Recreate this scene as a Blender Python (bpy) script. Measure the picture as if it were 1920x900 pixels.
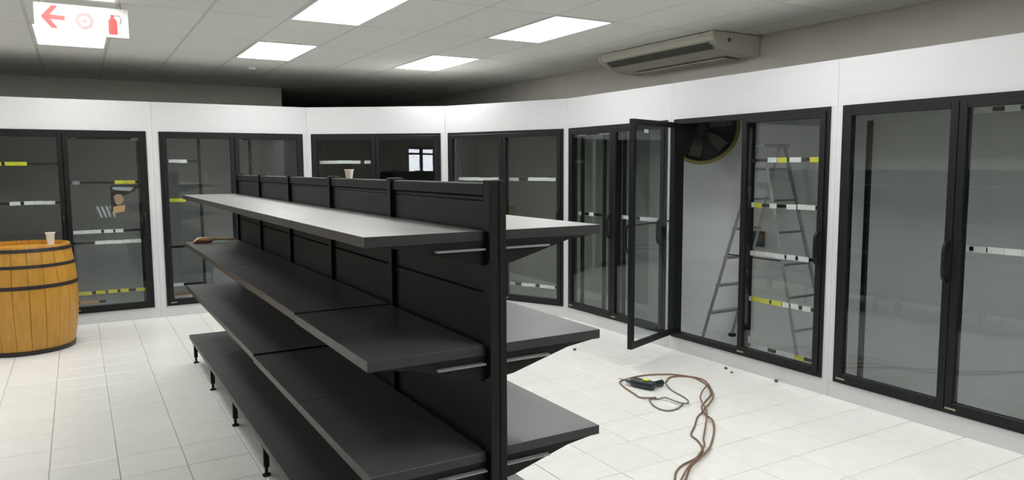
import bpy, bmesh, math, random
from mathutils import Vector, Matrix
random.seed(7)
S = bpy.context.scene
COL = S.collection
for o in list(bpy.data.objects):
    bpy.data.objects.remove(o)

# ------------------------------------------------------------------ camera, world, exposure
F_PX, PITCH, ROLL, YAW, CAM_H = 1384.0, 0.0980, -0.0053, 0.5318, 1.644
fw = Vector((math.sin(YAW)*math.cos(PITCH), math.cos(YAW)*math.cos(PITCH), -math.sin(PITCH)))
rt = Vector((math.cos(YAW), -math.sin(YAW), 0))
up = rt.cross(fw)
r2 = rt*math.cos(ROLL) + up*math.sin(ROLL)
u2 = -rt*math.sin(ROLL) + up*math.cos(ROLL)
cd = bpy.data.cameras.new('camera'); cam = bpy.data.objects.new('camera', cd); COL.objects.link(cam)
cd.sensor_width = 36.0; cd.sensor_fit = 'HORIZONTAL'; cd.lens = F_PX/1920*36.0
cd.clip_start = 0.05; cd.clip_end = 200
m = Matrix((r2, u2, -fw)).transposed().to_4x4(); m.translation = (0, 0, CAM_H)
cam.matrix_world = m
S.camera = cam
w = bpy.data.worlds.new('world'); S.world = w; w.use_nodes = True
bg = w.node_tree.nodes['Background']
bg.inputs[0].default_value = (0.90, 0.92, 1.0, 1); bg.inputs[1].default_value = 14.0
S.view_settings.view_transform = 'Standard'; S.view_settings.look = 'None'
S.view_settings.exposure = 0.0; S.view_settings.gamma = 1.0
S.view_settings.use_curve_mapping = False
LIGHT = 11.8            # radiance of the ceiling light diffusers

# ------------------------------------------------------------------ materials
def mat(name, col, rough=0.5, metal=0.0, spec=0.5, noise=0.0, nscale=8.0, bump=0.0, bscale=60.0, stretch=None, emit=None, rand=0.0):
    M = bpy.data.materials.new(name); M.use_nodes = True
    N = M.node_tree.nodes; L = M.node_tree.links
    b = N['Principled BSDF']
    c4 = (col[0], col[1], col[2], 1)
    b.inputs['Base Color'].default_value = c4
    b.inputs['Roughness'].default_value = rough
    b.inputs['Metallic'].default_value = metal
    b.inputs['Specular IOR Level'].default_value = spec
    tc = N.new('ShaderNodeTexCoord'); mp = N.new('ShaderNodeMapping')
    L.new(tc.outputs['Object'], mp.inputs[0])
    if stretch: mp.inputs['Scale'].default_value = stretch
    nz = N.new('ShaderNodeTexNoise'); nz.inputs['Scale'].default_value = nscale; nz.inputs['Detail'].default_value = 5
    L.new(mp.outputs[0], nz.inputs['Vector'])
    if noise or rand:
        h = N.new('ShaderNodeHueSaturation'); h.inputs['Color'].default_value = c4
        mr = N.new('ShaderNodeMapRange'); mr.inputs[1].default_value = .25; mr.inputs[2].default_value = .75
        mr.inputs[3].default_value = 1-noise; mr.inputs[4].default_value = 1+noise
        L.new(nz.outputs[0], mr.inputs[0])
        val = mr.outputs[0]
        if rand:
            oi = N.new('ShaderNodeObjectInfo'); m2 = N.new('ShaderNodeMapRange')
            m2.inputs[3].default_value = 1-rand; m2.inputs[4].default_value = 1+rand
            L.new(oi.outputs['Random'], m2.inputs[0])
            mu = N.new('ShaderNodeMath'); mu.operation = 'MULTIPLY'
            L.new(val, mu.inputs[0]); L.new(m2.outputs[0], mu.inputs[1]); val = mu.outputs[0]
        L.new(val, h.inputs['Value']); L.new(h.outputs[0], b.inputs['Base Color'])
    if bump:
        n2 = N.new('ShaderNodeTexNoise'); n2.inputs['Scale'].default_value = bscale; n2.inputs['Detail'].default_value = 3
        L.new(mp.outputs[0], n2.inputs['Vector'])
        bp = N.new('ShaderNodeBump'); bp.inputs['Strength'].default_value = bump; bp.inputs['Distance'].default_value = .01
        L.new(n2.outputs[0], bp.inputs['Height']); L.new(bp.outputs[0], b.inputs['Normal'])
    if emit:
        b.inputs['Emission Color'].default_value = (emit[0], emit[1], emit[2], 1)
        b.inputs['Emission Strength'].default_value = emit[3]
    return M

def glass_mat(name, tint, ior=1.5, gain=1.0):
    M = bpy.data.materials.new(name); M.use_nodes = True
    N = M.node_tree.nodes; L = M.node_tree.links
    N.remove(N['Principled BSDF']); out = N['Material Output']
    t = N.new('ShaderNodeBsdfTransparent'); t.inputs[0].default_value = (*tint, 1)
    g = N.new('ShaderNodeBsdfGlossy'); g.inputs['Roughness'].default_value = 0.0; g.inputs[0].default_value = (1, 1, 1, 1)
    # Schlick reflectance of one face, the same from both sides of the pane
    geo = N.new('ShaderNodeNewGeometry'); dp = N.new('ShaderNodeVectorMath'); dp.operation = 'DOT_PRODUCT'
    L.new(geo.outputs['Incoming'], dp.inputs[0]); L.new(geo.outputs['Normal'], dp.inputs[1])
    def math_(op, a, b):
        n = N.new('ShaderNodeMath'); n.operation = op
        for k, v in enumerate((a, b)):
            if v is None: continue
            if isinstance(v, (int, float)): n.inputs[k].default_value = v
            else: L.new(v, n.inputs[k])
        return n.outputs[0]
    r0 = ((ior-1)/(ior+1))**2
    c = math_('ABSOLUTE', dp.outputs['Value'], None)
    p5 = math_('POWER', math_('SUBTRACT', 1.0, c), 5.0)
    fac = math_('MINIMUM', math_('MULTIPLY', math_('ADD', math_('MULTIPLY', p5, 1-r0), r0), gain), 1.0)
    mx = N.new('ShaderNodeMixShader')
    L.new(fac, mx.inputs[0])
    L.new(t.outputs[0], mx.inputs[1]); L.new(g.outputs[0], mx.inputs[2]); L.new(mx.outputs[0], out.inputs[0])
    return M

M = {}
M['panel'] = mat('white_steel_panel', (.60, .605, .615), .42, noise=.02, nscale=3, bump=.05, bscale=30, stretch=(1, 1, 12))
M['frame'] = mat('black_anodised_frame', (.006, .007, .0075), .42, spec=.3, noise=.15, nscale=20)
M['gasket'] = mat('dark_grey_gasket', (.03, .032, .032), .6)
M['glass'] = glass_mat('fridge_glass', (.885, .905, .90), 1.5, 1.0)
M['winglass'] = glass_mat('window_glass', (.97, .97, .97), 1.45, 1.0)
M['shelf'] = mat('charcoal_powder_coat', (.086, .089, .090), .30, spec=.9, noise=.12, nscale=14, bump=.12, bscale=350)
M['lit_top'] = mat('lit_grey_top_shelf', (.22, .223, .22), .32, spec=.9, noise=.08, nscale=14, bump=.12, bscale=350)  # paler colour stands for light caught on the top shelves
M['ledge'] = mat('lit_ledge_steel', (.24, .24, .24), .4, metal=.2)  # pale tone paints in the light on the bracket flange
M['lip'] = mat('dark_shelf_lip', (.017, .018, .018), .38, spec=.5, noise=.1, nscale=14)
M['backp'] = mat('dark_back_panel', (.008, .0085, .009), .5, spec=.25, noise=.1, nscale=10)
M['post'] = mat('black_powder_coat', (.006, .006, .006), .45, spec=.22, noise=.1, nscale=14, bump=.08, bscale=300)
M['tile'] = mat('white_ceramic_tile', (.80, .80, .765), .30, noise=.035, nscale=9, rand=.02)
M['grout'] = mat('grey_grout', (.43, .43, .39), .8, noise=.12, nscale=6)
M['screed'] = mat('pale_screed', (.55, .56, .55), .55, noise=.06, nscale=3)
M['ceiltile'] = mat('mineral_ceiling_tile', (.74, .75, .71), .9, noise=.03, nscale=12, bump=.15, bscale=200, rand=.02)
M['tbar'] = mat('ceiling_grid_bar', (.58, .59, .55), .5)
M['wall'] = mat('brown_grey_plaster', (.66, .63, .585), .85, noise=.05, nscale=4)
M['wall2'] = mat('lighter_brown_plaster', (.82, .79, .72), .85, noise=.05, nscale=4)
M['inner'] = mat('inner_white_panel', (.60, .61, .61), .55, noise=.03, nscale=3)
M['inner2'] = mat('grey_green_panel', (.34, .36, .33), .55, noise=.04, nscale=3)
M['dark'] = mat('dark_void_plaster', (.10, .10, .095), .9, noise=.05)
M['roof'] = mat('light_block_sheet', (.50, .50, .48), .8, noise=.1)  # for the added roof, pale so its top bounces light
M['emit'] = mat('light_diffuser', (.9, .9, .9), .4, emit=(1.0, 1.0, .985, LIGHT))
M['white'] = mat('white_enamel', (.78, .78, .77), .4)
M['ac'] = mat('aged_cream_plastic', (.62, .60, .52), .5, noise=.04)
M['acdark'] = mat('dark_grille', (.10, .10, .085), .6)
M['lw'] = mat('white_ticket', (.95, .95, .94), .45)
M['ly'] = mat('yellow_ticket', (.83, .80, .03), .45)
M['lo'] = mat('orange_ticket', (.70, .42, .16), .5)
M['lg'] = mat('grey_ticket', (.30, .32, .31), .5)
M['wood'] = mat('varnished_oak', (.50, .25, .034), .38, noise=.16, nscale=5, stretch=(6, 6, .8), rand=.06)
M['wood2'] = mat('pale_wood', (.50, .34, .16), .5, noise=.15, nscale=12, stretch=(8, 8, 1))
M['hoop'] = mat('black_iron_hoop', (.018, .015, .016), .45, noise=.2, nscale=20)
M['alu'] = mat('dull_aluminium', (.34, .35, .34), .42, metal=.6, noise=.1, nscale=10)
M['cord'] = mat('brown_rubber_cord', (.20, .12, .08), .55)
M['cordg'] = mat('grey_rubber_cord', (.17, .165, .15), .55)
M['toolblk'] = mat('dark_green_black_tool', (.014, .022, .024), .4)
M['toolgrey'] = mat('steel_grey', (.16, .17, .17), .35, metal=.8)
M['red'] = mat('red_print', (.80, .05, .045), .5)
M['pink'] = mat('faded_print', (.24, .185, .18), .5)
M['sign'] = mat('sign_face', (.66, .66, .62), .45)
M['rust'] = mat('red_brown_bristle', (.13, .028, .012), .6)
M['fanring'] = mat('olive_brass_ring', (.16, .14, .04), .4, metal=.5)
M['brass'] = mat('dull_brass', (.30, .27, .19), .5)
M['fanblk'] = mat('black_fan', (.02, .022, .022), .5)
M['card'] = mat('tan_cardboard', (.62, .40, .22), .7, noise=.06)
M['paleblue'] = mat('pale_blue_sticker', (.42, .48, .52), .5)
M['tan'] = mat('tan_print', (.50, .30, .18), .5)
M['cup'] = mat('ribbed_clear_plastic', (.70, .71, .66), .25)
M['paper'] = mat('cream_paper', (.80, .74, .62), .7)
M['blue'] = mat('dark_blue_plastic', (.02, .05, .09), .5)

# ------------------------------------------------------------------ mesh helpers
class MB:
    def __init__(s): s.v = []; s.f = []
    def box(s, x0, x1, y0, y1, z0, z1):
        b = len(s.v)
        s.v += [(x, y, z) for z in (z0, z1) for y in (y0, y1) for x in (x0, x1)]
        s.f += [tuple(b+i for i in q) for q in ((0, 2, 3, 1), (4, 5, 7, 6), (0, 1, 5, 4), (2, 6, 7, 3), (0, 4, 6, 2), (1, 3, 7, 5))]
        return s
    def prism(s, pts, axis, a, b):
        """polygon pts in the plane normal to axis, extruded from a to b"""
        n = len(pts); k = len(s.v)
        for t in (a, b):
            for p in pts:
                s.v.append({'x': (t, p[0], p[1]), 'y': (p[0], t, p[1]), 'z': (p[0], p[1], t)}[axis])
        s.f.append(tuple(range(k, k+n))); s.f.append(tuple(range(k+2*n-1, k+n-1, -1)))
        for i in range(n):
            j = (i+1) % n
            s.f.append((k+i, k+n+i, k+n+j, k+j))
        return s
    def tube(s, pts, r, n=8, cap=True):
        pts = [Vector(p) for p in pts]; k = len(s.v); prev = None
        rs = r if isinstance(r, (list, tuple)) else [r]*len(pts)
        for i, p in enumerate(pts):
            d = (pts[min(i+1, len(pts)-1)] - pts[max(i-1, 0)]).normalized()
            if prev is None:
                a = d.cross(Vector((0, 0, 1)))
                if a.length < .05: a = d.cross(Vector((0, 1, 0)))
            else:
                a = prev - d*prev.dot(d)
            a.normalize(); prev = a; c = d.cross(a)
            for j in range(n):
                t = 2*math.pi*j/n
                s.v.append(tuple(p + (a*math.cos(t) + c*math.sin(t))*rs[i]))
        for i in range(len(pts)-1):
            for j in range(n):
                j2 = (j+1) % n
                s.f.append((k+i*n+j, k+i*n+j2, k+(i+1)*n+j2, k+(i+1)*n+j))
        if cap:
            s.f.append(tuple(range(k+n-1, k-1, -1))); e = k+(len(pts)-1)*n; s.f.append(tuple(range(e, e+n)))
        return s
    def lathe(s, prof, n=32, c=(0, 0), a0=0, a1=2*math.pi):
        full = abs(a1-a0-2*math.pi) < 1e-6; m_ = n if full else n+1; k = len(s.v)
        for r, z in prof:
            for j in range(m_):
                t = a0+(a1-a0)*j/n; s.v.append((c[0]+r*math.cos(t), c[1]+r*math.sin(t), z))
        for i in range(len(prof)-1):
            for j in range(n):
                j2 = (j+1) % m_
                s.f.append((k+i*m_+j, k+i*m_+j2, k+(i+1)*m_+j2, k+(i+1)*m_+j))
        return s
    def mesh(s, name, material, bevel=0, smooth=False):
        me = bpy.data.meshes.new(name); me.from_pydata(s.v, [], s.f)
        bm = bmesh.new(); bm.from_mesh(me)
        bmesh.ops.recalc_face_normals(bm, faces=bm.faces)
        if bevel:
            bmesh.ops.bevel(bm, geom=list(bm.edges), offset=bevel, segments=1, affect='EDGES')
        bm.to_mesh(me); bm.free()
        if smooth:
            for p in me.polygons: p.use_smooth = True
            try: me.set_sharp_from_angle(angle=math.radians(40))
            except Exception: pass
        me.materials.append(material)
        return me
    def build(s, name, material, parent=None, bevel=0, smooth=False, loc=None, rotz=None):
        return put(name, s.mesh(name, material, bevel, smooth), parent, loc, rotz)

def put(name, me, parent=None, loc=None, rotz=None):
    o = bpy.data.objects.new(name, me); COL.objects.link(o)
    if parent is not None: o.parent = parent
    if loc is not None: o.location = loc
    if rotz is not None: o.rotation_euler = (0, 0, rotz)
    return o
def empty(name, loc=(0, 0, 0), rotz=0):
    o = bpy.data.objects.new(name, None); COL.objects.link(o); o.location = loc; o.rotation_euler = (0, 0, rotz)
    o.empty_display_size = .1
    return o
def tag(o, label, cat, group=None):
    o['label'] = label; o['category'] = cat
    if group: o['group'] = group
    return o
def struct(o, label=None):
    o['kind'] = 'structure'
    if label: o['label'] = label
    return o
def smooth_path(pts, n=6):
    """Catmull-Rom through 3-D points"""
    P = [Vector(p) for p in pts]; P = [P[0]*2-P[1]] + P + [P[-1]*2-P[-2]]; out = []
    for i in range(1, len(P)-2):
        for k in range(n):
            t = k/n; a, b, c, d = P[i-1], P[i], P[i+1], P[i+2]
            out.append(.5*((2*b)+(c-a)*t+(2*a-5*b+4*c-d)*t*t+(3*b-a-3*c+d)*t**3))
    out.append(P[-2]); return out

# ------------------------------------------------------------------ plan of the place
ZC, ZW, ZT, ZB = 2.841, 2.373, 2.055, 0.122
A, B, C, D, E_ = Vector((-4.2, 8.98)), Vector((2.42, 8.98)), Vector((3.825, 8.06)), Vector((4.565, 6.575)), Vector((4.565, -4.0))
TH = .08
WR, WBL = 5.50, 11.40          # right outer wall, left back wall
XL, YR, YF = -4.2, -4.0, 14.0

# floor ------------------------------------------------------------
fl = struct(MB().box(XL, WR, YR, YF, -.12, -.006).build('floor', M['grout']), 'grouted floor under white square tiles')
TS = .3333; GX, GY = .122, 3.02
def in_room(x, y, mrg):
    if not (XL < x < 4.565+mrg and YR < y < 8.98+mrg): return False
    for P, Q in ((B, C), (C, D)):
        d = (Q-P).normalized(); nrm = Vector((-d.y, d.x))
        if (Vector((x, y))-P).dot(nrm) > mrg: return False
    return True
def px(x, y, z):
    d = Vector((x, y, z-CAM_H)); dz = d.dot(fw)
    if dz < .1: return None
    return 960+F_PX*d.dot(r2)/dz, 450-F_PX*d.dot(u2)/dz, dz
tile_me = None
def tile_mb(mb, x0, y0, x1, y1):
    k = len(mb.v); b = .004
    mb.v += [(x0, y0, -.0065), (x1, y0, -.0065), (x1, y1, -.0065), (x0, y1, -.0065),
             (x0, y0, -.002), (x1, y0, -.002), (x1, y1, -.002), (x0, y1, -.002),
             (x0+b, y0+b, 0), (x1-b, y0+b, 0), (x1-b, y1-b, 0), (x0+b, y1-b, 0)]
    mb.f += [(k+8, k+9, k+10, k+11)]
    for i in range(4):
        j = (i+1) % 4
        mb.f += [(k+i, k+j, k+4+j, k+4+i), (k+4+i, k+4+j, k+8+j, k+8+i)]
cells = []
h = TS/2-.0022
for i in range(-16, 16):
    for j in range(-24, 22):
        cx, cy = GX+(i+.5)*TS, GY+(j+.5)*TS
        if not in_room(cx, cy, .12) or cx-h < XL or cy-h < YR: continue
        q = px(cx, cy, 0); score = 0
        if q and -60 < q[0] < 1980 and q[1] < 960:
            score = 1/q[2]**3
            if .85 < cx < 1.6 and 2.3 < cy < 6.6: score *= .02      # under the shelving
        cells.append((score, cx, cy))
cells.sort(reverse=True)
tb = MB(); tile_mb(tb, -h, -h, h, h); tile_me = tb.mesh('floor_tile', M['tile'])
for s_, cx, cy in cells[:300]:
    put('floor_tile', tile_me, fl, (cx, cy, random.uniform(-.0006, .0006)))
rest = MB()
for s_, cx, cy in cells[300:]:
    tile_mb(rest, cx-h, cy-h, cx+h, cy+h)
ro = rest.build('floor_tiles', M['tile'], fl); ro['kind'] = 'stuff'
inner_poly = [(-4.2, 9.05), (2.44, 9.05), (3.88, 8.11), (4.635, 6.6), (4.635, -4), (WR, -4), (WR, YF), (2.72, YF), (2.72, WBL), (-4.2, WBL)]
struct(MB().prism(inner_poly, 'z', -.004, .004).build('floor_cold_room', M['screed']), 'pale screed floor behind the glass doors')

# outer walls ------------------------------------------------------
struct(MB().box(WR, WR+.15, YR-.15, YF+.15, -.12, 3.0).build('wall_right', M['wall']), 'brown-grey plastered wall behind the right fridges')
struct(MB().box(XL-.15, 2.72, WBL, WBL+.15, -.12, 3.0).build('wall_back_left', M['wall2']), 'brown-grey plastered wall behind the left fridges')
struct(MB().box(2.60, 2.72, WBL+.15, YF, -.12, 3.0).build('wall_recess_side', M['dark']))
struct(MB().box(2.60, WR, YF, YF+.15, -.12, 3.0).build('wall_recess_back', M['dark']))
struct(MB().box(XL-.15, WR, YR-.15, YR, -.12, 3.0).build('wall_front', M['wall']))
# left wall with a window (mirrored in the glass of the corner fridge)
WY0, WY1, WZ0, WZ1 = -.78, .33, 1.50, 2.20
lw = MB().box(XL-.15, XL, YR, WY0, -.12, 3.0).box(XL-.15, XL, WY1, WBL, -.12, 3.0).box(XL-.15, XL, WY0, WY1, -.12, WZ0).box(XL-.15, XL, WY0, WY1, WZ1, 3.0)
struct(lw.build('wall_left', M['wall']))
wn = struct(empty('window_1', (XL-.07, (WY0+WY1)/2, WZ0)), 'small daylight window with a transom')
ww = (WY1-WY0)/2; wh = WZ1-WZ0
MB().box(-.03, .03, -ww, -ww+.05, 0, wh).box(-.03, .03, ww-.05, ww, 0, wh).box(-.03, .03, -ww+.05, ww-.05, 0, .05).box(-.03, .03, -ww+.05, ww-.05, wh-.05, wh).build('window_frame', M['frame'], wn)
MB().box(-.028, .028, -.04, .04, .05, wh-.05).build('window_mullion', M['frame'], wn)
for s_ in (-1, 1):
    a, b = sorted((s_*.04, s_*(ww-.05)))
    MB().box(-.028, .028, a, b, .50, .55).build('window_transom', M['frame'], wn)
    MB().box(-.003, .003, a, b, .05, .50).build('window_pane', M['winglass'], wn)
    MB().box(-.003, .003, a, b, .55, wh-.05).build('window_pane', M['winglass'], wn)

# ceiling ----------------------------------------------------------
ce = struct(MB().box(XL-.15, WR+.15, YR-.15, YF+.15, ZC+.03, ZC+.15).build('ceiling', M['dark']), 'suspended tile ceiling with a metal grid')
CW, CL_ = .6, 1.17; CX0, CY0 = -.267, 8.48
light_cells = {(i, j) for i in (3, 6) for j in (-1, -3, -5, -7, -9)} | {(0, -1), (0, -3), (-3, -1), (-3, -3)}  # left outer pair is out of view, added to brighten the left back wall
ctm = MB().box(-CW/2+.009, CW/2-.009, -CL_/2+.009, CL_/2-.009, 0, .025).mesh('ceiling_tile', M['ceiltile'], bevel=.004)
lights = []
for i in range(-7, 10):
    for j in range(-11, 5):
        x0, y0 = CX0+i*CW, CY0+j*CL_
        xa, xb = max(x0, XL), min(x0+CW, WR); ya, yb = max(y0, YR), min(y0+CL_, YF)
        if xb-xa < .03 or yb-ya < .03: continue
        if (i, j) in light_cells and xb-xa > .5: lights.append((i, j, x0+CW/2, y0+CL_/2)); continue
        if xb-xa > CW-.01 and yb-ya > CL_-.01:
            put('ceiling_tile', ctm, ce, (x0+CW/2, y0+CL_/2, ZC))
        else:
            put('ceiling_tile', MB().box(xa+.009, xb-.009, ya+.009, yb-.009, 0, .025).mesh('ceiling_tile', M['ceiltile'], bevel=.003), ce, (0, 0, ZC))
for i in range(-6, 10):
    x0 = CX0+i*CW
    MB().box(x0-.011, x0+.011, YR, YF, ZC+.0015, ZC+.03).build('grid_runner', M['tbar'], ce)
for j in range(-10, 5):
    y0 = CY0+j*CL_
    MB().box(XL, WR, y0-.009, y0+.009, ZC+.002, ZC+.028).build('grid_cross_bar', M['tbar'], ce)

# fridge wall (white panels round the openings) ---------------------
W = 1.568
class Seg:
    def __init__(s, name, P, Q, units, label):
        s.P, s.d = P, (Q-P).normalized(); s.len = (Q-P).length
        s.rz = math.atan2(s.d.y, s.d.x)
        s.e = struct(empty(name, (P.x, P.y, 0), s.rz), label)
        s.units = units          # list of (u0, u1)
        t = 0; g = .0006
        marks = [0]
        for k, (a, b) in enumerate(units):
            if a-t > .3 or (k == 0 and a > .3):
                MB().box(t+g, a-.062-g if a-t > .5 else a-g, 0, TH, 0, ZW).build('wall_panel', M['panel'], s.e, bevel=.001); t = a-.062 if a-t > .5 else a
            nxt = units[k+1][0] if k+1 < len(units) else None
            end = (b+nxt)/2 if nxt is not None else min(b+.062, s.len)
            MB().box(t+g, end-g, 0, TH, ZT, ZW).build('header_panel', M['panel'], s.e, bevel=.001)
            MB().box(t+g, end-g, 0, TH, 0, ZB).build('kerb_panel', M['panel'], s.e, bevel=.001)
            if a-t > .005: MB().box(t+g, a, 0, TH, ZB, ZT).build('post_panel', M['panel'], s.e)
            if end-b > .005: MB().box(b, end-g, 0, TH, ZB, ZT).build('post_panel', M['panel'], s.e)
            t = end
        if s.len-t > .05: MB().box(t+g, s.len, 0, TH, 0, ZW).build('wall_panel', M['panel'], s.e, bevel=.001)
    def at(s, u, y=0): 
        n = Vector((-s.d.y, s.d.x)); q = s.P+s.d*u+n*y; return q
ux = lambda x: x-A.x
uy = lambda y: D.y-y
SEG1 = Seg('wall_back', A, B, [(ux(-.889), ux(.679)), (ux(.803), ux(2.371))], 'white panel wall holding the left fridges')
SEG2 = Seg('wall_corner_left', B, C, [(.0555, .0555+W)], 'angled white panel wall at the corner')
SEG3 = Seg('wall_corner_right', C, D, [(.045, .045+W)], 'steeply angled white panel wall at the corner')
SEG4 = Seg('wall_right_fridges', D, E_, [(uy(6.54), uy(5.01)), (uy(4.925), uy(3.357)), (uy(3.26), uy(1.692))], 'white panel wall holding the right fridges')
# added unseen roof over the cold room, keeps bounce light off the ceiling
struct(MB().prism([(-4.2, 9.06), (2.44, 9.06), (3.88, 8.12), (4.645, 6.6), (4.645, -4), (WR, -4), (WR, YF), (2.72, YF), (2.72, WBL), (-4.2, WBL)], 'z', 2.345, 2.37).build('light_block_roof', M['roof']), 'added unseen sheet roof blocking light over the cold room')
# inner lining of the outer walls (below the roof) and a skirting
struct(MB().box(WR-.02, WR, YR, 6.3, .004, 2.34).build('wall_lining_right', M['inner']), 'white lining inside the cold room')
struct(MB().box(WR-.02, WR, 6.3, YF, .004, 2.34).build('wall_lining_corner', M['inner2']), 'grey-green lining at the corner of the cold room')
struct(MB().box(XL, 2.72, WBL-.02, WBL, .004, 2.34).build('wall_lining_back', M['inner']), 'white lining at the back of the cold room')
struct(MB().box(WR-.032, WR-.02, YR, YF, .004, .09).build('baseboard_right', M['inner']))

# ------------------------------------------------------------------ fridge door units
def hdl_mesh(): 
    return MB().tube(smooth_path([(0, 0, 0), (0, -.035, .03), (0, -.04, .12), (0, -.035, .21), (0, 0, .24)], 4), .013, 8).mesh('handle', M['frame'], smooth=True)
HDL = hdl_mesh()
HINGE = MB().box(.012, .075, -.008, .0, 0, .010).mesh('hinge', M['brass'])
def make_unit(seg, u0, u1, label, open_left=None):
    q = seg.at(u0); w_ = u1-u0
    e = tag(empty('fridge_door_unit', (q.x, q.y, 0), seg.rz), label, 'fridge')
    e['group'] = 'glass fridge door units in the white wall'
    fb = .042
    fr = MB()
    fr.box(0, fb, -.012, .075, ZB, ZT).box(w_-fb, w_, -.012, .075, ZB, ZT).box(fb, w_-fb, -.012, .075, ZT-fb, ZT).box(fb, w_-fb, -.012, .075, ZB, ZB+fb)
    fr.build('frame', M['frame'], e)
    MB().box(w_/2-.03, w_/2+.03, .022, .075, ZB+fb, ZT-fb).build('mullion', M['frame'], e)
    dw = w_/2-fb+.012; db = .046; z0, z1 = ZB+.028, ZT-.028
    for k in range(2):
        a = fb-.014 if k == 0 else w_/2+.002
        if k == 0 and open_left is not None:
            dr = MB()
        else: dr = MB()
        dr.box(0, db, -.024, .018, z0, z1).box(dw-db, dw, -.024, .018, z0, z1).box(db, dw-db, -.024, .018, z1-db, z1).box(db, dw-db, -.024, .018, z0, z0+db)
        d = dr.build('door', M['frame'], e, bevel=.003, loc=(a, 0, 0))
        gl = MB().box(db, dw-db, -.006, .002, z0+db, z1-db).build('glass_pane', M['glass'], d)
        hd = put('handle', HDL, d, (dw-db/2, -.022, .94))
        put('hinge', HINGE, d, (.0, -.026, z0+.004))
        if k == 0 and open_left is not None:
            d.rotation_euler = (0, 0, -open_left); d.location = (a, -.02, 0)
            MB().tube([(db-.01, -.03, 1.165), (dw-db, -.03, 1.165)], .008, 6).build('glass_bar', M['frame'], d)
            MB().box(.62*dw+.0, .62*dw+.07, -.0085, -.006, z1-db-.06, z1-db-.03).build('price_label', M['lw'], d)
    return e
# rack with shelf rails and price tickets behind the doors of one unit
RAIL_H = .024
def make_rack(seg, u0, off, rails, uprights, label):
    q = seg.at(u0)
    e = tag(empty('ticket_rack', (q.x, q.y, 0), seg.rz), label, 'shelf rack', 'ticket rail racks behind the fridge glass')
    for (u, z0, z1) in uprights:
        MB().box(u-.014, u+.014, off+.016, off+.046, z0, z1).build('upright', M['frame'], e)
    cache = {}
    for r in rails:
        z, a, b, labs = r
        ro = MB().box(a, b, off, off+.016, z-RAIL_H/2, z+RAIL_H/2).build('rail', M['frame'], e)
        for (p, s_, c) in labs:
            hh = .019
            n = max(1, round((s_-p)/.095)); st = (s_-p)/n
            for k in range(n):
                dz = random.uniform(-.002, .002)
                key = (round(st, 3), c)
                if key not in cache:
                    cache[key] = MB().box(0, st-.0025, off-.004, off, -hh, hh).mesh('price_label', M['l'+c])
                put('price_label', cache[key], ro, (p+k*st, 0, z+dz))
    return e
u_of = lambda k: {1: (SEG1, ux(-.889)), 2: (SEG1, ux(.803)), 3: (SEG2, .0555), 4: (SEG3, .045), 5: (SEG4, uy(6.54)), 6: (SEG4, uy(4.925)), 7: (SEG4, uy(3.26))}[k]
names = {1: 'black-framed double glass fridge doors behind the wooden barrel', 2: 'black-framed double glass fridge doors between the barrel unit and the angled corner',
         3: 'black-framed double glass fridge doors mirroring a bright window', 4: 'angled double glass fridge doors seen behind the shelving end post',
         5: 'double glass fridge doors just left of the swung-open door', 6: 'double glass fridge doors with the left door swung open and a ladder behind',
         7: 'largest double glass fridge doors at the right edge of the photo'}
for k in range(1, 8):
    sg, u0 = u_of(k); wk = 1.53 if k == 5 else W
    make_unit(sg, u0, u0+wk, names[k], open_left=math.radians(69.5) if k == 6 else None)
R_ = make_rack
sg, u0 = u_of(1)
R_(sg, u0, .12, [(1.707, .07, .74, [(.19, .249, 'y'), (.276, .467, 'y')]), (1.303, .07, .74, [(.293, .388, 'w'), (.416, .691, 'w')]),
   (1.98, .84, 1.51, [(.858, .921, 'g'), (1.428, 1.511, 'w')]), (1.505, .83, 1.50, [(.85, .925, 'g'), (1.25, 1.451, 'y')]),
   (.98, .83, 1.50, [(.834, 1.096, 'w'), (1.121, 1.212, 'w'), (1.228, 1.31, 'w')]), (.86, .83, 1.50, [(1.03, 1.477, 'w')]),
   (.318, .83, 1.50, [(.847, .976, 'y'), (1.011, 1.102, 'y'), (1.127, 1.219, 'y'), (1.245, 1.328, 'y'), (1.397, 1.487, 'y')]),
   (.216, .83, 1.10, [(.856, 1.04, 'o')])], [(.08, .004, 2.02), (.785, .004, 2.02), (1.49, .004, 2.02)], 'rack with yellow and white tickets in the fridge behind the barrel')
sg, u0 = u_of(2)
R_(sg, u0, .12, [(1.734, .07, .43, [(.101, .293, 'w')]), (1.297, .06, .43, [(.064, .263, 'y')]), (.768, .05, .43, []), (.334, .05, .43, [(.06, .197, 'w')]),
   (1.99, .80, 1.0, [(.82, .903, 'w')])], [(.425, .004, 2.02), (.785, .004, 2.02), (.985, .004, 2.02)], 'rack with one yellow ticket strip in the fridge right of the barrel fridge')
sg, u0 = u_of(3)
R_(sg, u0, .12, [(1.719, .06, .74, [(.06, .567, 'w'), (.613, .691, 'w')])], [(.07, .004, 2.02), (.76, .004, 2.02)], 'rack with one long white ticket strip in the corner fridge with the window reflection')
sg, u0 = u_of(4)
R_(sg, u0, .12, [(1.51, .06, 1.45, [(.06, .646, 'w'), (.76, .92, 'w'), (1.043, 1.406, 'w')]), (.30, .76, 1.45, [(.772, .862, 'w'), (.95, 1.139, 'w'), (1.196, 1.393, 'w')])],
   [(.07, .004, 2.02), (.74, .004, 2.02), (1.46, .004, 2.02)], 'rack with white tickets behind the shelving end post')
sg, u0 = u_of(5)
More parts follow.
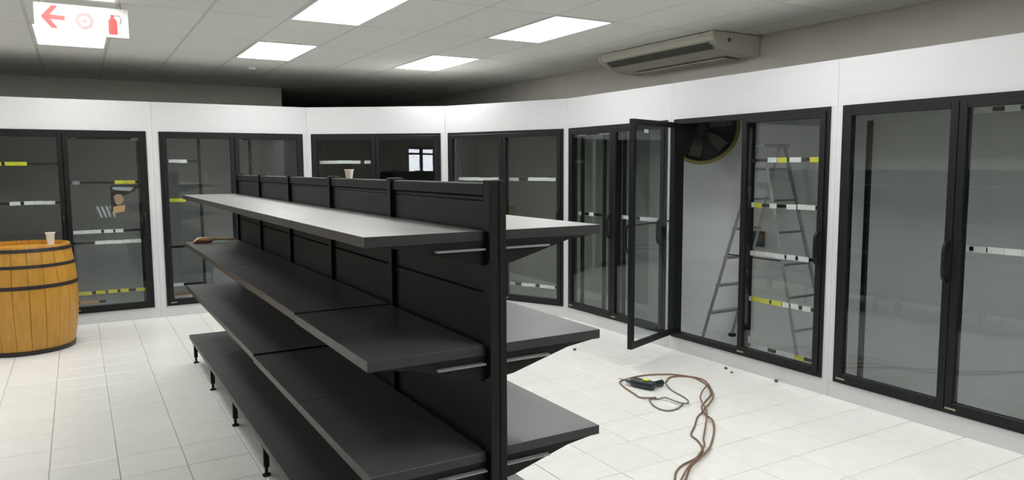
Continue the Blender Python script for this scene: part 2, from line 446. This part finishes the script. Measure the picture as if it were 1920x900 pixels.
R_(sg, u0, .09, [(1.99, .05, .70, [(.05, .17, 'w'), (.41, .60, 'w')]), (1.15, .05, .70, [(.05, .10, 'w'), (.24, .32, 'w')]), (1.15, .72, 1.42, [(.72, 1.0, 'w'), (1.06, 1.37, 'w')])],
   [(.08, .004, 2.02), (.46, .004, 2.02), (.78, .004, 2.02), (1.44, .004, 2.02)], 'rack with few white tickets left of the swung-open door')
sg, u0 = u_of(6)
R_(sg, u0, .12, [(1.69, .72, 1.42, [(.73, .78, 'g'), (.927, 1.015, 'w'), (1.02, 1.109, 'y'), (1.134, 1.24, 'w'), (1.314, 1.392, 'y')]),
   (1.335, .72, 1.42, [(.715, .807, 'w'), (.807, .882, 'y'), (.956, 1.027, 'w'), (1.118, 1.21, 'w'), (1.22, 1.378, 'w')]),
   (.945, .72, 1.42, [(.73, 1.117, 'w'), (1.133, 1.216, 'w'), (1.24, 1.335, 'w')]),
   (.572, .72, 1.42, [(.734, .801, 'w'), (.806, .983, 'y'), (1.003, 1.1, 'y'), (1.107, 1.172, 'w'), (1.186, 1.259, 'w'), (1.292, 1.367, 'w')]),
   (.185, .72, 1.42, [(.804, .981, 'w'), (1.061, 1.236, 'w'), (1.236, 1.322, 'y')])],
   [(.745, .25, 2.02), (1.44, .004, 2.02)], 'rack with five rows of white and yellow tickets in front of the ladder')
sg, u0 = u_of(7)
R_(sg, u0, .12, [(1.972, .70, 1.42, [(.712, .902, 'w'), (.968, 1.053, 'w'), (1.1, 1.3, 'w')]), (1.135, .72, 1.42, [(.741, .813, 'w'), (.838, .911, 'w'), (.918, 1.30, 'w')])],
   [(.10, .004, 1.95), (.74, .004, 2.02), (1.44, .004, 2.02)], 'rack with a white ticket strip in the fridge at the right edge of the photo')

# poster and sticker in the first fridge ------------------------------
sg, u0 = u_of(1); q = sg.at(u0)
po = tag(empty('hanging_poster', (q.x, q.y, 0), sg.rz), 'small black triangular poster hanging inside the fridge behind the barrel', 'poster')
MB().prism([(1.205, 1.475), (1.49, 1.47), (1.44, 1.41), (1.33, 1.36), (1.245, 1.24), (1.20, 1.17)], 'y', .100, .104).build('backing', M['frame'], po)
MB().prism([(1.225, 1.455), (1.43, 1.452), (1.40, 1.41), (1.31, 1.415), (1.225, 1.43)], 'y', .0985, .0999).build('pale_print', M['paleblue'], po)
MB().prism([(1.23, 1.35), (1.26, 1.38), (1.31, 1.37), (1.33, 1.32), (1.29, 1.26), (1.25, 1.27)], 'y', .0985, .0999).build('tan_print', M['tan'], po)
MB().prism([(1.22, 1.24), (1.34, 1.26), (1.33, 1.19), (1.22, 1.17)], 'y', .0985, .1025).build('cream_print', M['lo'], po)
st = tag(empty('glass_sticker', (q.x, q.y, 0), sg.rz), 'faint pale blue slanted stripes left of the triangular poster', 'sticker')
for k in range(4):
    x = 1.06+k*.042
    MB().prism([(x, 1.25), (x+.022, 1.25), (x+.06, 1.13), (x+.038, 1.13)], 'y', .1, .1015).build('stripe', M['paleblue'], st)

# ------------------------------------------------------------------ gondola shelving
GXL, GXR, GYN, GB = .755, 1.664, 2.18, .9
GXM = (GXL+GXR)/2
LEV = [1.432, 1.040, .668, .250]
go = tag(empty('gondola_shelving', (GXM, GYN, 0)), 'long black double-sided shelving unit with empty steel shelves', 'shelving')
PW = .029
up_me = MB().box(-PW, PW, -.018, .018, .03, 1.602).box(-PW+.006, PW-.006, -.028, .028, .03, 1.598).box(-PW-.003, -.006, -.032, -.018, .03, 1.600).box(.006, PW+.003, -.032, -.018, .03, 1.600).mesh('upright', M['post'], bevel=.0015)
pad_me = MB().tube([(0, 0, 0), (0, 0, .008)], .022, 12).tube([(0, 0, .008), (0, 0, .07)], .009, 8).mesh('levelling_foot', M['post'], smooth=True)
for k in range(6):
    o = put('upright', up_me, go, (0, k*GB, 0)); put('levelling_foot', pad_me, o)
rail_me = MB().box(-.022, .022, .029, GB-.029, 1.548, 1.592).box(-.014, .014, .029, GB-.029, 1.53, 1.548).mesh('top_rail', M['post'], bevel=.004)
PH = (1.532-.27)/4
pan_me = MB().box(-.013, .013, .0285, GB-.0285, .0025, PH-.0025).mesh('back_panel', M['backp'], bevel=.003)
DEP = GXM-GXL-PW-.004
sh_me = MB().box(PW+.004, PW+.004+DEP, .0008, GB-.0008, -.034, 0).mesh('shelf', M['lip'], bevel=.0012)
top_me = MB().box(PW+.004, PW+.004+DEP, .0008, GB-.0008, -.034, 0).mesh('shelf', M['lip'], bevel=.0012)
for me_, mt_ in ((sh_me, M['shelf']), (top_me, M['lit_top'])):        # upper faces coloured paler for the light they catch, lips darker
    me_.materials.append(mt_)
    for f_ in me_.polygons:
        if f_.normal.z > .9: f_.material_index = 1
sp_bm = [(PW, -.034), (PW+DEP-.03, -.0345), (PW+DEP-.14, -.048), (PW+.05, -.112), (PW, -.118)]
br_me = MB().prism(sp_bm, 'y', .004, .010).box(PW+.01, PW+.19, -.016, .006, -.064, -.058).mesh('shelf_bracket', M['post'])
br_me.materials.append(M['ledge'])
for f_ in br_me.polygons:
    if f_.center.y < 0 or (f_.center.z > -.066 and f_.center.z < -.057 and abs(f_.normal.z) > .9): f_.material_index = 1
leg_me = MB().box(PW+.004, PW+DEP-.02, -.012, .012, -.085, -.036).box(PW+DEP-.055, PW+DEP-.027, -.014, .014, -.20, -.085).mesh('base_leg', M['post'])
for k in range(5):
    put('top_rail', rail_me, go, (0, k*GB, 0))
    for j in range(4):
        put('back_panel', pan_me, go, (0, k*GB, .27+j*PH))
    for side in (0, 1):
        for li, z in enumerate(LEV):
            dz = 0 if li == 0 else random.uniform(-.003, .003)
            if li == 2 and side == 0: dz = (.004 if k >= 2 else -.006)
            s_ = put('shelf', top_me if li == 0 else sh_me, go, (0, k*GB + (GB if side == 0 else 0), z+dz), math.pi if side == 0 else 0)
            if li < 3:
                # bracket at the near end of each shelf; the far end post gets one more
                bo = put('shelf_bracket', br_me, s_)
                if side == 0: bo.location = (0, GB, 0); bo.scale = (1, -1, 1)
                if k == 4:
                    b2 = put('shelf_bracket', br_me, s_)
                    if side == 0: b2.location = (0, 0, 0)
                    else: b2.location = (0, GB, 0); b2.scale = (1, -1, 1)
for k in range(6):
    for side in (0, 1):
        lo = put('base_leg', leg_me, go, (0, k*GB, .250), math.pi if side == 0 else 0)
        put('levelling_foot', pad_me, lo, (PW+DEP-.041, 0, -.25))

# ------------------------------------------------------------------ ceiling lights
lframe = MB().box(-.295, -.272, -.58, .58, -.006, .03).box(.272, .295, -.58, .58, -.006, .03).box(-.272, .272, -.58, -.557, -.006, .03).box(-.272, .272, .557, .58, -.006, .03).mesh('frame', M['white'])
ldiff = MB().box(-.272, .272, -.557, .557, 0, .012).mesh('diffuser', M['emit'])
llab = {(0, -1): 'ceiling light panel behind the hanging fire sign', (0, -3): 'ceiling light panel just above the hanging fire sign', (3, -1): 'smaller bright ceiling light panel left of centre, nearest the dark back ceiling',
        (3, -3): 'large ceiling light panel cut by the top edge of the photo', (6, -1): 'ceiling light panel over the corner, lighting the white wall below', (6, -3): 'ceiling light panel left of the air conditioner'}
for (i, j, x, y) in lights:
    e = tag(empty('ceiling_light', (x, y, ZC)), llab.get((i, j), 'recessed ceiling light panel outside the view of the photo'), 'light', 'recessed ceiling light panels')
    put('frame', lframe, e); put('diffuser', ldiff, e)
dt = tag(empty('smoke_detector', (1.865, 9.22, ZC)), 'tiny round white detector on the dark back ceiling', 'detector')
MB().lathe([(0, -.035), (.03, -.035), (.045, -.02), (.05, 0), (.0, 0)], 20).build('body', M['white'], dt, smooth=True)
MB().lathe([(0, -.042), (.012, -.042), (.014, -.034), (0, -.034)], 12).build('sensor', M['acdark'], dt, smooth=True)

# ------------------------------------------------------------------ fire sign
SX0, SX1, SZ0, SZ1, SY = -.190, .395, 2.600, 2.806, 6.2
sw, sh_ = SX1-SX0, SZ1-SZ0
sg_ = tag(empty('fire_sign', (SX0, SY, SZ0)), 'white hanging sign with red arrow and fire extinguisher symbol', 'sign')
MB().box(0, sw, 0, .006, 0, sh_).build('board', M['sign'], sg_, bevel=.0015)
def sp(pts, name, mt): return MB().prism(pts, 'y', -.0025, .0).build(name, mt, sg_)
# arrow pointing left
ax, az = .040, .112
sp([(ax, az), (ax+.066, az+.078), (ax+.104, az+.078), (ax+.056, az+.015), (ax+.145, az+.012), (ax+.145, az-.018), (ax+.056, az-.015), (ax+.100, az-.076), (ax+.062, az-.076)], 'arrow', M['red'])
MB().prism([(.305+.058*math.cos(t*math.pi/14), .10+.058*math.sin(t*math.pi/14)) for t in range(28)], 'y', -.0015, 0).build('hose_reel_symbol', M['pink'], sg_)
for rr in (.034, .016):
    MB().prism([(.305+rr*math.cos(t*math.pi/12), .10+rr*math.sin(t*math.pi/12)) for t in range(24)], 'y', -.0015-.0006*(.05-rr)/.016, -.0015).build('hose_reel_ring', M['sign'] if rr > .02 else M['pink'], sg_)
cx = .482
sp([(cx-.028, .022), (cx+.028, .022), (cx+.028, .115), (cx+.018, .132), (cx+.010, .136), (cx+.010, .160), (cx-.012, .160), (cx-.012, .136), (cx-.018, .132), (cx-.028, .115)], 'extinguisher_symbol', M['red'])
MB().tube([(cx+.008, -.001, .152), (cx+.04, -.001, .158), (cx+.055, -.001, .135), (cx+.045, -.001, .095)], .003, 6).build('hose_symbol', M['pink'], sg_)
for x in (.05, sw-.05):
    MB().tube([(x, .003, sh_-.005), (x, .003, ZC+.004-SZ0)], .004, 6).build('hanger', M['alu'], sg_)

# ------------------------------------------------------------------ air conditioner
ac = tag(empty('air_conditioner', (4.9, 4.82, 2.64)), 'aged cream air conditioner hanging under the ceiling at the right wall', 'air conditioner')
L_ = 1.66
prof = [(0, .195), (.0, .150), (.025, .120), (.14, .060), (.30, .025), (.50, .018), (.596, .022), (.596, .195)]
MB().prism(prof, 'y', .035, L_-.035).build('casing', M['ac'], ac, bevel=.004)
for a in (0, L_-.035):
    MB().prism([(-.006, .197), (-.006, .146), (.02, .112), (.14, .050), (.30, .014), (.50, .008), (.597, .012), (.597, .197)], 'y', a+.0005, a+.0345).build('end_panel', M['ac'], ac, bevel=.005)
MB().prism([(.36, .0175), (.55, .0135), (.55, .0075), (.36, .0125)], 'y', .20, L_-.20).build('intake_grille', M['acdark'], ac)
for k in range(9):
    x = .37+k*.021
    MB().box(x, x+.006, .21, L_-.21, .004, .012).build('grille_slat', M['ac'], ac)
MB().prism([(.035, .105), (.115, .062), (.112, .056), (.030, .099)], 'y', .10, L_-.10).build('louvre', M['acdark'], ac)
MB().lathe([(0, 0), (.018, 0), (.018, .006), (0, .006)], 16).build('badge', M['acdark'], ac, loc=(.20, .0, .13)).rotation_euler = (math.pi/2, 0, 0)

# ------------------------------------------------------------------ barrel
BX, BY, BH = -.47, 8.10, .965
ba = tag(empty('wooden_barrel', (BX, BY, 0)), 'honey-coloured oak barrel with black iron hoops on the left', 'barrel')
def br(z): t = (z/BH-.52)/.52; return .435-.055*t*t
NS = 22; zs = [i/14*BH for i in range(15)]
for k in range(NS):
    a0 = 2*math.pi*k/NS+.004; a1 = 2*math.pi*(k+1)/NS-.004
    mb = MB(); n = 3
    for z in zs:
        for rr in (br(z), br(z)-.025):
            for j in range(n+1):
                t = a0+(a1-a0)*j/n; mb.v.append((rr*math.cos(t), rr*math.sin(t), z+.004))
    R = 2*(n+1)
    for i in range(len(zs)-1):
        for j in range(n):
            mb.f.append((i*R+j, i*R+j+1, (i+1)*R+j+1, (i+1)*R+j))
            mb.f.append((i*R+n+1+j, (i+1)*R+n+1+j, (i+1)*R+n+2+j, i*R+n+2+j))
        mb.f.append((i*R, (i+1)*R, (i+1)*R+n+1, i*R+n+1)); mb.f.append((i*R+n, i*R+2*n+1, (i+1)*R+2*n+1, (i+1)*R+n))
    for i in (0, len(zs)-1):
        for j in range(n): mb.f.append((i*R+j, i*R+j+1, i*R+n+2+j, i*R+n+1+j))
    mb.build('stave', M['wood'], ba, smooth=True)
MB().lathe([(0, BH-.035), (br(BH)-.0255, BH-.035), (br(BH)-.0255, BH-.055), (0, BH-.055)], 40).build('head', M['wood'], ba)
for zc_, hw in ((.935, .015), (.795, .013), (.612, .016), (.022, .020)):
    MB().lathe([(br(zc_-hw)+.001, zc_-hw), (br(zc_-hw)+.006, zc_-hw), (br(zc_+hw)+.006, zc_+hw), (br(zc_+hw)+.001, zc_+hw)], 48).build('hoop', M['hoop'], ba, smooth=True)
MB().lathe([(br(.0)-.02, 0), (br(0)-.002, 0), (br(0)-.002, .0045), (br(0)-.02, .0045)], 48).build('chime', M['hoop'], ba)
# things on the barrel
cu = tag(empty('plastic_cup', (BX+.235, BY+.03, BH-.035)), 'small clear plastic cup standing on the barrel', 'cup')
MB().lathe([(0, .003), (.026, .003), (.038, .13), (.036, .13), (.024, .006), (0, .006)], 20).build('body', M['cup'], cu, smooth=True)
MB().lathe([(.036, .124), (.042, .124), (.042, .132), (.036, .132)], 20).build('rim', M['lw'], cu, smooth=True)
pp = MB()
pp.prism([(-.05, -.03), (.05, -.025), (.045, .03), (-.045, .028)], 'z', 0, .004).prism([(-.03, -.03), (.03, -.02), (.025, .0), (-.035, -.005)], 'z', .004, .02)
tag(pp.build('folded_paper', M['paper'], loc=(BX+.31, BY-.03, BH-.034), rotz=.4), 'folded cream paper lying on the barrel beside the cup', 'paper')

# ------------------------------------------------------------------ ladder
la = tag(empty('step_ladder', (5.2, 4.40, .004)), 'dull aluminium A-frame step ladder behind the ticketed glass door', 'ladder')
TOPZ = 1.83
def lrail(y, sgn, name='rail'):
    for s_ in (-1, 1):
        xb, xt = s_*.20, s_*.13
        MB().tube([(xb, y, .02), (xt, .03*sgn, TOPZ-.03)], .017, 4).build('rail', M['alu'], la)
        MB().box(xb-.025, xb+.025, y-.025, y+.025, 0, .03).build('rubber_foot', M['frame'], la)
lrail(.58, 1); lrail(-.50, -1)
for i in range(1, 7):
    t = i/6.7; z = .02+t*(TOPZ-.05); xx = .20-.07*t
    y = .58+(.03-.58)*t
    MB().box(-xx, xx, y-.03, y+.03, z-.01, z+.01).build('tread', M['alu'], la)
    y = -.50+(-.03+.50)*t
    MB().tube([(-xx, y, z), (xx, y, z)], .011, 6).build('rung', M['alu'], la)
MB().box(-.16, .16, -.06, .06, TOPZ-.03, TOPZ).build('top_cap', M['alu'], la, bevel=.004)
for s_ in (-1, 1):
    MB().tube([(s_*.165, .33, .85), (s_*.165, -.27, .85)], .006, 6).build('spreader', M['frame'], la)
sb = tag(empty('switch_box', (WR-.075, 4.74, .97)), 'small dark blue switch box on the lining behind the ladder', 'switch')
MB().box(0, .054, -.06, .06, -.07, .07).build('body', M['blue'], sb, bevel=.006)
MB().box(-.008, 0, -.02, .02, -.03, .03).build('rocker', M['frame'], sb, bevel=.002)

# ------------------------------------------------------------------ wall fan in the cold room
fan = tag(empty('wall_fan', (5.02, 5.06, 2.0)), 'large round fan with brass-coloured ring inside the open fridge door', 'fan')
fan.rotation_euler = (0, 0, math.atan2(-.72, -.70)-math.pi/2*0)
RF = .335
def ring(r0, r1, x0, x1, n=48):
    mb = MB().lathe([(r0, x0), (r1, x0), (r1, x1), (r0, x1), (r0, x0)], n)
    mb.v = [(z, x, y) for (x, y, z) in mb.v]
    return mb
ring(RF-.012, RF, -.08, .07).build('housing', M['fanblk'], fan, smooth=True)
ring(RF-.028, RF+.004, .07, .085).build('rim', M['fanring'], fan, smooth=True)
ring(0, RF-.013, -.085, -.080).build('rear_plate', M['fanblk'], fan)
for r in (.06, .10, .14, .18, .22, .26, .295):
    ring(r, r+.004, .064, .068).build('guard_ring', M['fanblk'], fan)
for k in range(6):
    t = k*math.pi/3; ct, s_ = math.cos(t), math.sin(t)
    MB().tube([(.062, .05*ct, .05*s_), (.062, (RF-.015)*ct, (RF-.015)*s_)], .004, 5).build('guard_spoke', M['fanblk'], fan)
    mb = MB(); a = t+.3
    rows = []
    for r, wv in ((.05, .03), (.15, .09), (.28, .12)):
        for sgn in (-1, 1):
            ang = a+sgn*wv/max(r, .12)*.5
            rows.append((.0+sgn*.025, r*math.cos(ang), r*math.sin(ang)))
    mb.v = rows + [(x-.004, y, z) for x, y, z in rows]
    mb.f = [(0, 1, 3, 2), (2, 3, 5, 4), (6, 8, 9, 7), (8, 10, 11, 9), (0, 2, 8, 6), (2, 4, 10, 8), (1, 7, 9, 3), (3, 9, 11, 5), (4, 5, 11, 10), (0, 6, 7, 1)]
    mb.build('blade', M['acdark'], fan)
mb = MB().lathe([(0, -.12), (.06, -.12), (.07, -.08), (.07, .03), (.04, .055), (0, .055)], 20); mb.v = [(z, x, y) for (x, y, z) in mb.v]
mb.build('motor', M['fanblk'], fan, smooth=True)
inv = fan.rotation_euler.to_matrix().inverted()
pt = inv @ Vector((WR-.022-5.02, .25, 0))
MB().tube([(-.11, 0, 0), tuple(pt)], .022, 8).build('wall_arm', M['fanblk'], fan)
for t in (math.pi/2, -math.pi/2):
    MB().tube([(-.075, 0, .0), (-.075, 0, (RF-.01)*math.sin(t))], .008, 6).build('motor_stay', M['fanblk'], fan)

# ------------------------------------------------------------------ box in the second fridge
bx = tag(empty('cardboard_box', (1.0, 9.26, .004)), 'small tan cardboard box low behind the glass left of the shelving', 'box')
MB().box(-.09, .09, -.06, .06, 0, .20).build('carton', M['card'], bx, bevel=.003)
MB().box(-.09, .09, -.0615, -.0605, .12, .19).build('print', M['lw'], bx)
MB().prism([(-.06, .20), (-.06, .204), (-.10, .235), (-.103, .232)], 'x', -.088, .088).build('flap', M['card'], bx)

# ------------------------------------------------------------------ brush and cup on the shelving
bs = tag(empty('hand_brush', (.80, 6.50, 1.041)), 'red-brown hand brush with thin handle on the second shelf', 'brush')
MB().prism([(0, .012), (.04, .045), (.15, .042), (.16, .018), (.15, .012)], 'y', -.03, .03).build('block', M['wood2'], bs, bevel=.006)
MB().prism([(.0, .001), (.13, .001), (.15, .014), (.02, .026)], 'y', -.034, .0295).build('bristles', M['rust'], bs)
MB().tube([(.15, 0, .028), (.22, 0, .022), (.31, 0, .016)], [.011, .008, .010], 8).build('brush_handle', M['card'], bs, smooth=True)
kc = tag(empty('paper_cup', (GXM, 3.70, 1.592)), 'little cream cup standing on the top rail of the shelving', 'cup')
MB().lathe([(0, 0), (.016, 0), (.022, .045), (.0205, .045), (.015, .003), (0, .003)], 16).build('body', M['paper'], kc, smooth=True)
MB().lathe([(.0205, .043), (.0245, .043), (.0245, .047), (.0205, .047)], 16).build('rim', M['lw'], kc, smooth=True)

# ------------------------------------------------------------------ drill and cords on the floor
DR = Vector((3.535, 4.20, 0)); da = math.atan2(4.00-4.33, 3.60-3.49)
dr = tag(empty('power_drill', (3.49, 4.33, .0), da), 'dark power drill with yellow badge lying on the white tiles', 'drill')
zc_ = .036
def xl(prof, n=16):
    mb = MB().lathe(prof, n); mb.v = [(z, x, y+zc_) for (x, y, z) in mb.v]; return mb
xl([(0, 0), (.003, .0), (.0035, .06), (0, .06)], 8).build('bit', M['toolgrey'], dr, smooth=True)
xl([(0, .055), (.012, .058), (.021, .08), (.021, .11), (0, .11)]).build('chuck', M['toolgrey'], dr, smooth=True)
xl([(0, .108), (.026, .11), (.035, .14), (.0355, .27), (.030, .30), (0, .305)]).build('body', M['toolblk'], dr, smooth=True)
gp = MB().tube([(.255, -.02, .034), (.27, .06, .03), (.285, .145, .026)], [.026, .021, .024], 10)
gp.build('grip', M['toolblk'], dr, smooth=True)
MB().tube([(.235, .03, .032), (.238, .062, .031)], .010, 8).build('trigger', M['red'], dr, smooth=True)
MB().box(.215, .255, -.02, .02, .0705, .073).build('badge', M['ly'], dr)
def cord(name, pts, r, mt, label):
    P = [(x, y, z) for x, y, z in pts]
    o = MB().tube(smooth_path(P, 6), r, 7).build(name, mt, smooth=True)
    return tag(o, label, 'cord')
g = .0065
cord('drill_cord', [(3.742, 4.098, .022), (3.692, 3.967, g), (3.660, 3.823, g), (3.624, 3.731, g), (3.540, 3.659, g+.013), (3.511, 3.718, g+.013), (3.506, 3.831, g+.013), (3.470, 3.868, g), (3.420, 3.900, g), (3.346, 3.778, g), (3.332, 3.681, g), (3.363, 3.636, g), (3.440, 3.641, g), (3.546, 3.696, g)], .0055, M['cordg'], 'grey cord looping right of the drill on the tiles')
cord('thin_cord', [(3.455, 3.872, g+.012), (3.413, 3.888, g+.012), (3.384, 3.963, g), (3.400, 4.04, g), (3.453, 4.239, g), (3.515, 4.347, g), (3.656, 4.379, g), (3.812, 4.371, g), (3.983, 4.283, g), (4.063, 4.130, g), (4.006, 3.932, g), (3.878, 3.763, g), (3.744, 3.672, g), (3.614, 3.587, g), (3.537, 3.505, g), (3.433, 3.444, g), (3.286, 3.322, g), (3.168, 3.229, g), (3.131, 3.137, g), (3.079, 3.050, g), (3.008, 2.979, g), (2.900, 2.935, g), (2.796, 2.911, g), (2.702, 2.860, g), (2.600, 2.763, g), (2.485, 2.650, g)], .006, M['cord'], 'brown cord running from the drill with the leftmost bend')
cord('extension_cord', [(3.791, 4.145, g), (3.925, 4.232, g), (4.048, 4.173, g), (4.050, 4.003, g+.013), (3.910, 3.789, g+.013), (3.800, 3.666, g+.013), (3.674, 3.577, g+.013), (3.546, 3.499, g+.013), (3.480, 3.414, g+.013), (3.441, 3.319, g+.013), (3.336, 3.203, g), (3.177, 3.069, g), (3.034, 2.963, g+.013), (2.904, 2.898, g+.013), (2.793, 2.846, g+.013), (2.648, 2.734, g+.013), (2.514, 2.632, g+.013)], .0065, M['cord'], 'brown extension cord with the rightmost bend on the tiles')
cord('middle_cord', [(3.967, 3.877, g+.026), (3.829, 3.793, g+.026), (3.689, 3.678, g+.026), (3.596, 3.559, g+.026), (3.514, 3.443, g+.026), (3.346, 3.285, g+.010), (3.167, 3.125, g+.010), (3.048, 3.001, g+.026), (2.880, 2.895, g+.026), (2.755, 2.827, g+.026), (2.633, 2.743, g+.026), (2.498, 2.642, g+.026)], .0055, M['cord'], 'brown cord strand running between the two outer bends')

# ------------------------------------------------------------------ floor debris
def chip(x, y, s, rz, label):
    mb = MB().prism([(-s, -s*.5), (s*.6, -s*.7), (s, s*.3), (0, s*.8), (-s*.8, s*.4)], 'z', 0, s*.9)
    tag(mb.build('debris_chip', M['acdark'], loc=(x, y, .0005), rotz=rz, bevel=s*.1), label, 'debris', 'dark chips on the tiles')
chip(3.79, 5.34, .018, .3, 'dark chip on the tiles between shelving and open door')
chip(4.48, 4.19, .016, 1.2, 'dark chip on the tiles below the ladder door')
chip(4.43, 4.08, .012, 2.2, 'smaller dark chip beside the kerb below the ladder door')
chip(4.535, 3.73, .020, .8, 'largest dark chip against the white kerb')
